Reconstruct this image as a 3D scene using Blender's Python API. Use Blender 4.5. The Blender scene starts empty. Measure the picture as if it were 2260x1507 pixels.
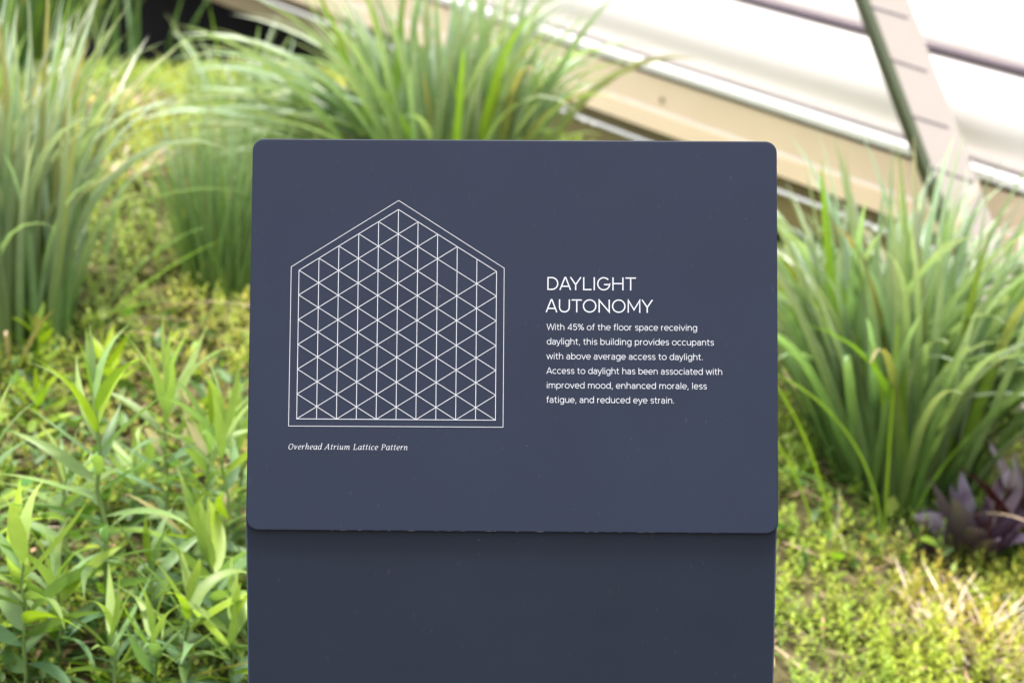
import bpy, math, random
import numpy as np
from mathutils import Matrix, Vector

R = math.radians
C = bpy.context.scene.collection
rng = np.random.default_rng(7)

# ------------------------------------------------------------------ camera
CAM = Vector((0.0, 0.0, 1.5))
PITCH, ROLL = R(7.0), 0.00508857
cam_d = bpy.data.cameras.new("camera")
cam_d.sensor_width = 36.0
cam_d.lens = 66.53
cam_d.clip_start = 0.05
cam_d.clip_end = 500.0
cam_d.dof.use_dof = True
cam_d.dof.focus_distance = 1.606
cam_d.dof.aperture_fstop = 6.0
cam_d.dof.aperture_blades = 9
cam = bpy.data.objects.new("camera", cam_d)
C.objects.link(cam)
CAMROT = Matrix.Rotation(R(90) - PITCH, 4, 'X') @ Matrix.Rotation(ROLL, 4, 'Z')
cam.matrix_world = Matrix.Translation(CAM) @ CAMROT
bpy.context.scene.camera = cam

# ------------------------------------------------------------------ world, sun, exposure
SUN_EL, SUN_AZ = R(79), R(165)          # azimuth from +y (away from the viewer) towards +x
w = bpy.data.worlds.new("World")
bpy.context.scene.world = w
w.use_nodes = True
nt = w.node_tree
bg = nt.nodes["Background"]
sky = nt.nodes.new("ShaderNodeTexSky")
sky.sky_type = 'NISHITA'
sky.sun_disc = False
sky.sun_elevation = SUN_EL
sky.sun_rotation = SUN_AZ
sky.air_density = 1.0
sky.dust_density = 3.0
hs = nt.nodes.new("ShaderNodeHueSaturation")   # overcast: the blue of the clear sky mostly washed out
hs.inputs["Saturation"].default_value = 0.25
nt.links.new(sky.outputs[0], hs.inputs["Color"])
nt.links.new(hs.outputs[0], bg.inputs["Color"])
bg.inputs["Strength"].default_value = 0.115

sd = bpy.data.lights.new("sun", 'SUN')
sd.energy = 1.5
sd.angle = R(10)
sd.color = (1.0, 0.955, 0.88)
sun = bpy.data.objects.new("sun", sd)
C.objects.link(sun)
sdir = Vector((math.sin(SUN_AZ) * math.cos(SUN_EL), math.cos(SUN_AZ) * math.cos(SUN_EL), math.sin(SUN_EL)))
sun.rotation_euler = sdir.to_track_quat('Z', 'Y').to_euler()
sun.location = (1, -1, 8)

vs = bpy.context.scene.view_settings
vs.view_transform = 'Standard'
vs.look = 'None'
vs.gamma = 1.0
vs.use_curve_mapping = False
vs.exposure = 1.95
bpy.context.scene.cycles.max_bounces = 8
bpy.context.scene.cycles.transparent_max_bounces = 4
bpy.context.scene.cycles.caustics_reflective = False

# ------------------------------------------------------------------ materials
def srgb(r, g, b):
    f = lambda c: (c / 255 / 12.92) if c <= 10 else ((c / 255 + 0.055) / 1.055) ** 2.4
    return (f(r), f(g), f(b), 1.0)

def mat(name, col, rough=0.5, spec=0.5, metal=0.0, noise=0.0, nscale=20.0, bump=0.0, bscale=200.0):
    m = bpy.data.materials.new(name)
    m.use_nodes = True
    t = m.node_tree
    p = t.nodes["Principled BSDF"]
    p.inputs["Base Color"].default_value = col
    p.inputs["Roughness"].default_value = rough
    p.inputs["Specular IOR Level"].default_value = spec
    p.inputs["Metallic"].default_value = metal
    tc = t.nodes.new("ShaderNodeTexCoord")
    if noise > 0:
        n = t.nodes.new("ShaderNodeTexNoise")
        n.inputs["Scale"].default_value = nscale
        n.inputs["Detail"].default_value = 6
        t.links.new(tc.outputs["Object"], n.inputs["Vector"])
        mx = t.nodes.new("ShaderNodeMix")
        mx.data_type = 'RGBA'
        mx.inputs[6].default_value = tuple(c * (1 - noise) for c in col[:3]) + (1,)
        mx.inputs[7].default_value = tuple(min(1, c * (1 + noise)) for c in col[:3]) + (1,)
        t.links.new(n.outputs["Fac"], mx.inputs[0])
        t.links.new(mx.outputs[2], p.inputs["Base Color"])
    if bump > 0:
        n2 = t.nodes.new("ShaderNodeTexNoise")
        n2.inputs["Scale"].default_value = bscale
        n2.inputs["Detail"].default_value = 4
        t.links.new(tc.outputs["Object"], n2.inputs["Vector"])
        b = t.nodes.new("ShaderNodeBump")
        b.inputs["Strength"].default_value = bump
        b.inputs["Distance"].default_value = 0.002
        t.links.new(n2.outputs["Fac"], b.inputs["Height"])
        t.links.new(b.outputs[0], p.inputs["Normal"])
    return m

def leaf_mat(name, rough=0.42, spec=0.5, trans=0.35):
    """leaf: colour of each leaf from the 'tint' attribute, partly see-through to light"""
    m = bpy.data.materials.new(name)
    m.use_nodes = True
    t = m.node_tree
    p = t.nodes["Principled BSDF"]
    p.inputs["Roughness"].default_value = rough
    p.inputs["Specular IOR Level"].default_value = spec
    a = t.nodes.new("ShaderNodeAttribute")
    a.attribute_name = "tint"
    tc = t.nodes.new("ShaderNodeTexCoord")
    n = t.nodes.new("ShaderNodeTexNoise")
    n.inputs["Scale"].default_value = 60
    n.inputs["Detail"].default_value = 3
    t.links.new(tc.outputs["Object"], n.inputs["Vector"])
    mr = t.nodes.new("ShaderNodeMapRange")
    mr.inputs["To Min"].default_value = 0.8
    mr.inputs["To Max"].default_value = 1.2
    t.links.new(n.outputs["Fac"], mr.inputs["Value"])
    mul = t.nodes.new("ShaderNodeVectorMath")
    mul.operation = 'SCALE'
    t.links.new(a.outputs["Color"], mul.inputs[0])
    t.links.new(mr.outputs[0], mul.inputs["Scale"])
    t.links.new(mul.outputs[0], p.inputs["Base Color"])
    tr = t.nodes.new("ShaderNodeBsdfTranslucent")
    g = t.nodes.new("ShaderNodeVectorMath")
    g.operation = 'MULTIPLY'
    g.inputs[1].default_value = (1.35, 1.47, 0.68)
    t.links.new(mul.outputs[0], g.inputs[0])
    t.links.new(g.outputs[0], tr.inputs["Color"])
    mx = t.nodes.new("ShaderNodeMixShader")
    mx.inputs[0].default_value = trans
    t.links.new(p.outputs[0], mx.inputs[1])
    t.links.new(tr.outputs[0], mx.inputs[2])
    t.links.new(mx.outputs[0], t.nodes["Material Output"].inputs["Surface"])
    return m

def powder_mat(name, col):
    """matt powder-coated sheet with specks of dust and a few rubbed patches"""
    m = mat(name, col, rough=0.46, spec=0.18, bump=0.05, bscale=1500)
    t = m.node_tree
    p = t.nodes["Principled BSDF"]
    tc = t.nodes.new("ShaderNodeTexCoord")
    n1 = t.nodes.new("ShaderNodeTexNoise")
    n1.inputs["Scale"].default_value = 9
    n1.inputs["Detail"].default_value = 5
    t.links.new(tc.outputs["Object"], n1.inputs["Vector"])
    mx = t.nodes.new("ShaderNodeMix")
    mx.data_type = 'RGBA'
    mx.inputs[6].default_value = tuple(c * 0.86 for c in col[:3]) + (1,)
    mx.inputs[7].default_value = tuple(c * 1.14 for c in col[:3]) + (1,)
    t.links.new(n1.outputs["Fac"], mx.inputs[0])
    # dust specks: few, tiny, irregular
    v = t.nodes.new("ShaderNodeTexVoronoi")
    v.inputs["Scale"].default_value = 75
    t.links.new(tc.outputs["Object"], v.inputs["Vector"])
    lt = t.nodes.new("ShaderNodeMath"); lt.operation = 'LESS_THAN'
    lt.inputs[1].default_value = 0.045
    t.links.new(v.outputs["Distance"], lt.inputs[0])
    sep = t.nodes.new("ShaderNodeSeparateColor")
    t.links.new(v.outputs["Color"], sep.inputs[0])
    gt = t.nodes.new("ShaderNodeMath"); gt.operation = 'GREATER_THAN'
    gt.inputs[1].default_value = 0.86
    t.links.new(sep.outputs[0], gt.inputs[0])
    m0 = t.nodes.new("ShaderNodeMath"); m0.operation = 'MULTIPLY'
    t.links.new(lt.outputs[0], m0.inputs[0]); t.links.new(gt.outputs[0], m0.inputs[1])
    cl = t.nodes.new("ShaderNodeTexNoise")
    cl.inputs["Scale"].default_value = 14
    cl.inputs["Detail"].default_value = 2
    t.links.new(tc.outputs["Object"], cl.inputs["Vector"])
    cm = t.nodes.new("ShaderNodeMapRange")
    cm.inputs["From Min"].default_value = 0.45
    cm.inputs["From Max"].default_value = 0.62
    t.links.new(cl.outputs["Fac"], cm.inputs["Value"])
    m1 = t.nodes.new("ShaderNodeMath"); m1.operation = 'MULTIPLY'
    t.links.new(m0.outputs[0], m1.inputs[0]); t.links.new(cm.outputs[0], m1.inputs[1])
    # wiped smears in the sheen
    sm = t.nodes.new("ShaderNodeMapping")
    sm.inputs["Scale"].default_value = (5, 5, 14)
    sm.inputs["Rotation"].default_value = (0, 0.35, 0)
    t.links.new(tc.outputs["Object"], sm.inputs["Vector"])
    ns = t.nodes.new("ShaderNodeTexNoise")
    ns.inputs["Scale"].default_value = 2.0
    ns.inputs["Detail"].default_value = 6
    t.links.new(sm.outputs[0], ns.inputs["Vector"])
    rs = t.nodes.new("ShaderNodeMapRange")
    rs.inputs["From Min"].default_value = 0.3
    rs.inputs["From Max"].default_value = 0.7
    rs.inputs["To Min"].default_value = 0.38
    rs.inputs["To Max"].default_value = 0.58
    t.links.new(ns.outputs["Fac"], rs.inputs["Value"])
    t.links.new(rs.outputs[0], p.inputs["Roughness"])
    # faint short scratches
    mp = t.nodes.new("ShaderNodeMapping")
    mp.inputs["Scale"].default_value = (330, 150, 120)
    mp.inputs["Rotation"].default_value = (0.3, 0.9, 0.5)
    t.links.new(tc.outputs["Object"], mp.inputs["Vector"])
    n3 = t.nodes.new("ShaderNodeTexNoise")
    n3.inputs["Scale"].default_value = 1.0
    n3.inputs["Detail"].default_value = 1
    t.links.new(mp.outputs[0], n3.inputs["Vector"])
    g3 = t.nodes.new("ShaderNodeMapRange")
    g3.inputs["From Min"].default_value = 0.735
    g3.inputs["From Max"].default_value = 0.80
    t.links.new(n3.outputs["Fac"], g3.inputs["Value"])
    m3 = t.nodes.new("ShaderNodeMath"); m3.operation = 'MULTIPLY'; m3.inputs[1].default_value = 0.09
    t.links.new(g3.outputs[0], m3.inputs[0])
    m2 = t.nodes.new("ShaderNodeMath"); m2.operation = 'MULTIPLY'; m2.inputs[1].default_value = 0.3
    t.links.new(m1.outputs[0], m2.inputs[0])
    ad = t.nodes.new("ShaderNodeMath"); ad.operation = 'MAXIMUM'
    t.links.new(m2.outputs[0], ad.inputs[0]); t.links.new(m3.outputs[0], ad.inputs[1])
    mx2 = t.nodes.new("ShaderNodeMix")
    mx2.data_type = 'RGBA'
    t.links.new(ad.outputs[0], mx2.inputs[0])
    t.links.new(mx.outputs[2], mx2.inputs[6])
    mx2.inputs[7].default_value = (0.15, 0.155, 0.17, 1)
    t.links.new(mx2.outputs[2], p.inputs["Base Color"])
    return m

M = {}
M['panel'] = powder_mat('slate_powder_coat', (0.0152, 0.0205, 0.0395, 1))
M['post'] = powder_mat('slate_powder_coat_post', (0.0178, 0.0240, 0.0400, 1))  # same coat as the panel, tinted for the reflection on the upright face
M['ink'] = mat('white_print', (0.50, 0.51, 0.56, 1), rough=0.5, spec=0.3)
M['chip'] = mat('bare_edge_metal', (0.17, 0.175, 0.19, 1), rough=0.4, noise=0.3, nscale=300)
M['leaf'] = leaf_mat('leaf', rough=0.46, spec=0.5, trans=0.34)
M['grass'] = leaf_mat('grass_blade', rough=0.40, spec=0.8, trans=0.34)
M['sedum'] = leaf_mat('sedum_leaf', rough=0.5, spec=0.35, trans=0.35)
M['straw'] = leaf_mat('dry_straw', rough=0.7, spec=0.2, trans=0.08)
M['purple'] = leaf_mat('purple_leaf', rough=0.30, spec=0.9, trans=0.10)
M['cream'] = mat('cream_painted_steel', (0.92, 0.715, 0.53, 1), rough=0.5, noise=0.05, nscale=6)
M['white'] = mat('white_coated_metal', (0.80, 0.78, 0.76, 1), rough=0.35, noise=0.03, nscale=5)
M['cushion'] = mat('white_roof_membrane', (0.72, 0.665, 0.635, 1), rough=0.4, noise=0.02, nscale=3)
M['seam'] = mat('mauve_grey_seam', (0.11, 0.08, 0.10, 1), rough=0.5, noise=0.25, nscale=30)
M['seal'] = mat('dark_rubber_seal', (0.06, 0.045, 0.05, 1), rough=0.6)
M['olive'] = mat('olive_steel', (0.26, 0.20, 0.10, 1), rough=0.6, noise=0.2, nscale=8)
M['green'] = mat('dark_green_side', (0.050, 0.066, 0.026, 1), rough=0.6, noise=0.25, nscale=25)  # dark green tone on the left side of the brace
M['beige'] = mat('beige_painted_steel', (0.36, 0.31, 0.28, 1), rough=0.5, noise=0.06, nscale=12)
M['silver'] = mat('silver_tube', (0.70, 0.70, 0.72, 1), rough=0.3, metal=0.6)
M['black'] = mat('shade_black', (0.010, 0.010, 0.011, 1), rough=0.9, spec=0.1, noise=0.4, nscale=5)  # near-black colour holds the deep shade under the overhang

def soil_mat():
    m = bpy.data.materials.new('soil')
    m.use_nodes = True
    t = m.node_tree
    p = t.nodes["Principled BSDF"]
    p.inputs["Roughness"].default_value = 0.95
    p.inputs["Specular IOR Level"].default_value = 0.1
    tc = t.nodes.new("ShaderNodeTexCoord")
    n = t.nodes.new("ShaderNodeTexNoise")
    n.inputs["Scale"].default_value = 26
    n.inputs["Detail"].default_value = 9
    t.links.new(tc.outputs["Object"], n.inputs["Vector"])
    cr = t.nodes.new("ShaderNodeValToRGB")
    e = cr.color_ramp.elements
    e[0].position = 0.32; e[0].color = (0.035, 0.025, 0.015, 1)
    e[1].position = 0.68; e[1].color = (0.17, 0.14, 0.07, 1)
    k = e.new(0.5); k.color = (0.070, 0.060, 0.026, 1)
    t.links.new(n.outputs["Fac"], cr.inputs[0])
    t.links.new(cr.outputs[0], p.inputs["Base Color"])
    b = t.nodes.new("ShaderNodeBump")
    b.inputs["Distance"].default_value = 0.02
    t.links.new(n.outputs["Fac"], b.inputs["Height"])
    t.links.new(b.outputs[0], p.inputs["Normal"])
    return m
M['soil'] = soil_mat()

# ------------------------------------------------------------------ object helpers
def empty(name, loc, label=None, cat=None, group=None):
    o = bpy.data.objects.new(name, None)
    o.empty_display_size = 0.05
    o.location = loc
    C.objects.link(o)
    tag(o, label, cat, group)
    return o

def tag(o, label=None, cat=None, group=None, kind=None):
    if label: o["label"] = label
    if cat: o["category"] = cat
    if group: o["group"] = group
    if kind: o["kind"] = kind
    return o

def np_mesh(name, verts, faces, material, parent=None, cols=None, smooth=True, loc=(0, 0, 0)):
    """verts (n,3) in world space; faces (m,k) all of one size, or a list of tuples"""
    me = bpy.data.meshes.new(name)
    off = np.array(parent.location if parent is not None else loc)
    v = np.asarray(verts, dtype=np.float64) - off
    if isinstance(faces, np.ndarray):
        nf, k = faces.shape
        me.vertices.add(len(v)); me.vertices.foreach_set("co", v.ravel().astype(np.float32))
        me.loops.add(nf * k); me.loops.foreach_set("vertex_index", faces.ravel().astype(np.int32))
        me.polygons.add(nf)
        me.polygons.foreach_set("loop_start", np.arange(0, nf * k, k, dtype=np.int32))
        me.update(calc_edges=True)
        me.validate()
    else:
        me.from_pydata([tuple(p) for p in v], [], faces)
        me.update()
    if cols is not None:
        a = me.attributes.new("tint", 'FLOAT_COLOR', 'POINT')
        c4 = np.ones((len(v), 4), dtype=np.float32)
        c4[:, :3] = np.clip(cols, 0, 1)
        a.data.foreach_set("color", c4.ravel())
    if smooth:
        me.polygons.foreach_set("use_smooth", np.ones(len(me.polygons), dtype=bool))
    me.materials.append(material)
    o = bpy.data.objects.new(name, me)
    C.objects.link(o)
    if parent is not None:
        o.parent = parent
    else:
        o.location = loc
    return o

def ray(px, py):
    d = CAMROT.to_3x3() @ Vector(((px - 1130) / 4177.0, (753.5 - py) / 4177.0, -1.0))
    return d / d.y
def at(px, py, D):
    """point at distance D from the viewer (along y) seen at photo pixel px, py"""
    return CAM + ray(px, py) * D

def ground_z(x, y):
    x = np.asarray(x, float); y = np.asarray(y, float)
    A = 0.22 + 0.30 * np.clip(y, -8, 60); B = 1.555
    z = -np.logaddexp(-12 * A, -12 * B) / 12
    xc = np.clip(x, -5, 5)
    z = z - 0.25 * np.logaddexp(0, 8 * (xc + 0.5)) / 8
    z = z + 0.012 * np.sin(5 * x + 1.3) * np.cos(4.1 * y) + 0.008 * np.sin(13 * x + 7 * y)
    return z

def ground_hit(px, py):
    d = ray(px, py)
    D = 1.75
    while D < 9:
        p = CAM + d * D
        if p.z <= ground_z(p.x, p.y):
            return p
        D += 0.01
    return CAM + d * 5.0

# ------------------------------------------------------------------ ground
def build_ground():
    xs = np.concatenate([np.linspace(-120, -4, 16), np.linspace(-3.6, 4.2, 118), np.linspace(5, 120, 16)])
    ys = np.concatenate([np.linspace(-80, -1, 14), np.linspace(-0.6, 8, 130), np.linspace(9, 160, 18)])
    X, Y = np.meshgrid(xs, ys)
    Z = ground_z(X, Y)
    v = np.stack([X.ravel(), Y.ravel(), Z.ravel()], 1)
    nx = len(xs)
    i, j = np.meshgrid(np.arange(nx - 1), np.arange(len(ys) - 1))
    a = (j * nx + i).ravel()
    f = np.stack([a, a + 1, a + 1 + nx, a + nx], 1)
    o = np_mesh("ground", v, f, M['soil'])
    tag(o, kind="structure")
build_ground()

# ------------------------------------------------------------------ glasshouse roof edge (upper right)
A0 = at(1259, 221, 4.8)
A1 = at(2193, 560, 3.7)
AX = A1 - A0
OUT = Vector((AX.y, -AX.x, 0)).normalized()
if OUT.y > 0: OUT = -OUT
UP = Vector((0, 0, 1))
T0, T1 = -4.5, 1.2
def bp(t, o, z):
    return A0 + AX * t + OUT * o + UP * z

def extrude(prof, t0=T0, t1=T1, n=24):
    k = len(prof)
    v, f = [], []
    for i in range(n + 1):
        t = t0 + (t1 - t0) * i / n
        for (o, z) in prof: v.append(bp(t, o, z))
    for i in range(n):
        for j in range(k):
            a, b = i * k + j, i * k + (j + 1) % k
            f.append((a, b, b + k, a + k))
    f.append(tuple(range(k)))
    f.append(tuple(reversed(range(n * k, n * k + k))))
    return v, f

def rect(o0, o1, z0, z1, b=0.0015):
    return [(o0, z0), (o1 - b, z0), (o1, z0 + b), (o1, z1 - b), (o1 - b, z1), (o0, z1)]

bld = empty("glasshouse_roof", bp(0.3, -0.3, -0.6),
            "white cushioned glasshouse roof edge with cream fascia sloping down behind the plants", "roof edge")
def bpart(name, prof, m, smooth=False, parent=None, **k):
    v, f = extrude(prof, **k)
    o = np_mesh(name, v, f, M[m], None, smooth=smooth, loc=bld.location)
    o.parent = bld
    o.location = (0, 0, 0)
    return o
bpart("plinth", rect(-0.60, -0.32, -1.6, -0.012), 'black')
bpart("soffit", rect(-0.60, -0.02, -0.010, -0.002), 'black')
bpart("lower_rail", rect(-0.05, -0.012, -0.105, -0.047), 'olive')
bpart("recess_strip", rect(-0.05, -0.03, -0.045, -0.011), 'olive')
bpart("fascia_board", rect(-0.05, 0.006, 0.0, 0.047), 'cream')
bpart("fascia_board", rect(-0.05, 0.0, 0.052, 0.126), 'cream')
bpart("fascia_joint", rect(-0.05, 0.004, 0.0475, 0.0515), 'white')
bpart("seal", rect(-0.05, -0.006, 0.1265, 0.137), 'seal')
bpart("lip", rect(-0.05, 0.012, 0.1375, 0.157, 0.003), 'white')
def circ(o, z, r, n=12):
    return [(o + r * math.cos(2 * math.pi * i / n), z + r * math.sin(2 * math.pi * i / n)) for i in range(n)]
bpart("rail_tube", circ(0.004, -0.034, 0.006), 'silver', smooth=True)
def cushion(p0, p1, bulge, n=22):
    """pillow of roof membrane between two seams"""
    (o0, z0), (o1, z1) = p0, p1
    L = math.hypot(o1 - o0, z1 - z0)
    to, tz = (o1 - o0) / L, (z1 - z0) / L
    no, nz = tz, -to
    pr = []
    for i in range(n + 1):
        s = i / n
        h = bulge * (math.sin(math.pi * s) ** 0.6)
        pr.append((o0 + (o1 - o0) * s + no * h, z0 + (z1 - z0) * s + nz * h))
    return pr + [(o1 - 0.02, z1 - 0.02), (o0 - 0.03, z0 + 0.004)]
S0, S1, S2, S3 = (0.0, 0.158), (-0.115, 0.345), (-0.26, 0.52), (-1.3, 1.55)
bpart("roof_cushion", cushion((-0.045, 0.157), (-0.105, 0.345), 0.055), 'cushion', smooth=True)
bpart("roof_cushion", cushion((S1[0] + .004, S1[1] + .008), S2, 0.030), 'cushion', smooth=True)
bpart("roof_cushion", cushion((S2[0] - .004, S2[1] + .004), S3, 0.10), 'cushion', smooth=True)
bpart("seam", circ(S1[0] + 0.030, S1[1] + 0.006, 0.0088), 'seam', smooth=True)
bpart("seam", circ(S2[0] + 0.022, S2[1] + 0.004, 0.004), 'white', smooth=True)

# small white beads standing in for bright glints along the rail tube
def glint_beads():
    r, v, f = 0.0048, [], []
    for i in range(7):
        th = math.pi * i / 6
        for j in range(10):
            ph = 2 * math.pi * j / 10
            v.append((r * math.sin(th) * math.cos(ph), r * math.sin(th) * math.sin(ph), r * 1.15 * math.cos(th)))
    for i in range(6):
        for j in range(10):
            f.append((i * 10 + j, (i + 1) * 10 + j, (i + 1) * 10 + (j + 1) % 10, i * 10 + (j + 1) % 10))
    me = None
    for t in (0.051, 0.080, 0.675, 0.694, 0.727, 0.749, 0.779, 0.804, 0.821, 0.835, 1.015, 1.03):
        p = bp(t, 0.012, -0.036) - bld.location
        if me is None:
            o = np_mesh("glint_bead", np.array(v), f, M['white'], None)
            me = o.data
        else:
            o = bpy.data.objects.new("glint_bead", me)
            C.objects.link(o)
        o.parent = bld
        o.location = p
glint_beads()

def fascia_screw():
    v, f = [], []
    for h, r in ((0.0012, 0.0075), (0.004, 0.0065), (0.005, 0.003)):
        for k in range(10):
            a = 2 * math.pi * k / 10
            v.append(bp(0.262, h, 0.078 + r * math.sin(a)) + AX.normalized() * (r * math.cos(a)))
    for i in range(2):
        for k in range(10): f.append((i * 10 + k, i * 10 + (k + 1) % 10, i * 10 + 10 + (k + 1) % 10, i * 10 + 10 + k))
    f.append(tuple(range(20, 30)))
    o = np_mesh("fascia_screw", v, f, M['olive'], None, loc=bld.location)
    o.parent = bld; o.location = (0, 0, 0)
fascia_screw()

# leaning brace in front of the roof
def build_brace():
    Bm = at(2200, 640, 3.56); Tp = at(1872, -230, 3.80)
    root = empty("leaning_brace", Bm, "beige steel brace with a green edge leaning left across the white roof", "brace")
    ax = (Tp - Bm).normalized()
    sd_ = Vector((1, 0, 0)); sd_ = (sd_ - ax * sd_.dot(ax)).normalized()
    bk = ax.cross(sd_)
    if bk.y < 0: bk = -bk
    L = (Tp - Bm).length
    def box(name, x0, x1, y0, y1, z0, z1, m):
        v = []
        for z in (z0, z1):
            for (x, y) in ((x0, y0), (x1, y0), (x1, y1), (x0, y1)):
                v.append(Bm + sd_ * x + bk * y + ax * z)
        f = [(0, 1, 2, 3), (7, 6, 5, 4), (0, 4, 5, 1), (1, 5, 6, 2), (2, 6, 7, 3), (3, 7, 4, 0)]
        o = np_mesh(name, v, f, M[m], root, smooth=False)
        b = o.modifiers.new("bevel", 'BEVEL'); b.width = 0.0012; b.segments = 2
        return o
    box("front_plate", -0.034, 0.040, 0.0, 0.03, -0.35, L, 'beige')
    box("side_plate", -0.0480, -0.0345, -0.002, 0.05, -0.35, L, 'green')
    # joint lines across the front plate, running with the seams of the roof
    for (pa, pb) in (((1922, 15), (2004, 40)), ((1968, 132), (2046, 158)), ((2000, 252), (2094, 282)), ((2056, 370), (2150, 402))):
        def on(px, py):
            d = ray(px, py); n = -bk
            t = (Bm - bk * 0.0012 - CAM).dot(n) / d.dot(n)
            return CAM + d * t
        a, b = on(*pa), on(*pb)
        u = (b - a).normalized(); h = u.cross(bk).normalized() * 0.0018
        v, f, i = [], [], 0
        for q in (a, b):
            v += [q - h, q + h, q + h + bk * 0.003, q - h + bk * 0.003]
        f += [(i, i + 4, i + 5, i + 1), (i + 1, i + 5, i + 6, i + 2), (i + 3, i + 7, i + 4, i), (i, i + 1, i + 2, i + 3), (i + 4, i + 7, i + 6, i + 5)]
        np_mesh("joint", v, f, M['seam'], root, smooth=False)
build_brace()

# ------------------------------------------------------------------ the sign
PC = Vector((0.000922, 1.6, 1.309590))
TILT, YAW = 0.200935, -0.00994
PW, PH = 0.45, 0.334815
Zr = Matrix.Rotation(YAW, 3, 'Z')
PR = Zr @ Vector((1, 0, 0))
PU = Zr @ Vector((0, math.sin(TILT), math.cos(TILT)))
PN = PR.cross(PU)                      # points to the reader
def pp(x, y, h=0.0):
    """panel millimetres (origin at its middle) to world; h lifts off the face"""
    return PC + PR * (x / 1000) + PU * (y / 1000) + PN * (h / 1000)

sign = empty("information_sign", (0.0, 1.59, float(ground_z(0, 1.59))),
             "dark slate information sign titled DAYLIGHT AUTONOMY on a broad post", "sign")

def build_panel():
    hw, hh, r, th = PW * 500, PH * 500, 10.0, 5.0
    outl = []
    for (cx, cy, a0) in ((hw - r, hh - r, 0), (-hw + r, hh - r, 90), (-hw + r, -hh + r, 180), (hw - r, -hh + r, 270)):
        for i in range(9):
            a = R(a0 + 90 * i / 8)
            outl.append((cx + r * math.cos(a), cy + r * math.sin(a)))
    n = len(outl)
    v, f = [], []
    def ring(inset, h):
        sx, sy = (hw - inset) / hw, (hh - inset) / hh
        for (x, y) in outl: v.append(pp(x * sx, y * sy, h))
    for (ins, h) in ((0.0, -th), (0.0, -1.1), (0.32, -0.32), (1.1, 0.0)): ring(ins, h)
    for k in range(3):
        for i in range(n):
            j = (i + 1) % n
            f.append((k * n + i, k * n + j, (k + 1) * n + j, (k + 1) * n + i))
    f.append(tuple(range(3 * n, 4 * n)))
    f.append(tuple(reversed(range(n))))
    # rubbed bare metal along the lower edge
    nf0 = len(f)
    rr = random.Random(5)
    x = -180.0
    while x < 205:
        l = rr.uniform(1.5, 9)
        if rr.random() < 0.5:
            i = len(v)
            hgt = rr.uniform(0.08, 0.26)
            for (dx_, t) in ((0, 0.1), (0.3, 0.8), (0.6, 1.0), (0.85, 0.5), (1.0, 0.1)):
                v.append(pp(x + l * dx_, -hh + 0.55, 0.03)); v.append(pp(x + l * dx_, -hh + 0.55 + hgt * t, 0.05))
            for k in range(4):
                f.append((i + 2 * k, i + 2 * k + 2, i + 2 * k + 3, i + 2 * k + 1))
        x += l + rr.uniform(0.5, 7)
    o = np_mesh("panel", v, f, M['panel'], sign, smooth=False)
    o.data.materials.append(M['chip'])
    for p in o.data.polygons:
        if p.index >= nf0: p.material_index = 1
    for p in o.data.polygons:
        p.use_smooth = len(p.vertices) == 4 and n <= p.index < 3 * n
    return o
panel = build_panel()

def build_post():
    # folded sheet: broad upright front with short returns, set just behind the panel
    zt, zb = 1.163, float(ground_z(0, 1.6)) - 0.1
    yf, hw, dep = 1.5715, 0.2249, 0.05
    v, f = [], []
    prof = []
    rr = 0.0012
    for (cx, cy, a0) in ((-hw + rr, yf + rr, 180), (hw - rr, yf + rr, 270)):
        for i in range(6):
            a = R(a0 + 90 * i / 5)
            prof.append((cx + rr * math.cos(a), cy + rr * math.sin(a)))
    prof = [(-hw, yf + dep)] + prof + [(hw, yf + dep)]
    n = len(prof)
    for z in (zb, zt):
        for (x, y) in prof:
            q = Zr @ Vector((x, y - 1.6, 0))
            # the back stays under the leaning panel
            v.append(Vector((q.x + 0.0003, q.y + 1.6, z)))
    for i in range(n):
        j = (i + 1) % n
        f.append((i, j, n + j, n + i))
    f.append(tuple(range(n, 2 * n))); f.append(tuple(reversed(range(n))))
    o = np_mesh("post", v, f, M['post'], sign, smooth=False)
    for p in o.data.polygons:
        p.use_smooth = len(p.vertices) == 4 and p.area < 0.01
    # upper post tucked inside behind the leaning plate
    v2 = [pp(x, y, h) for h in (-40, -5.3) for (x, y) in ((-200, -160), (200, -160), (200, 120), (-200, 120))]
    f2 = [(0, 3, 2, 1), (4, 5, 6, 7), (0, 1, 5, 4), (1, 2, 6, 5), (2, 3, 7, 6), (3, 0, 4, 7)]
    np_mesh("back_frame", v2, f2, M['panel'], sign, smooth=False)
build_post()

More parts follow.
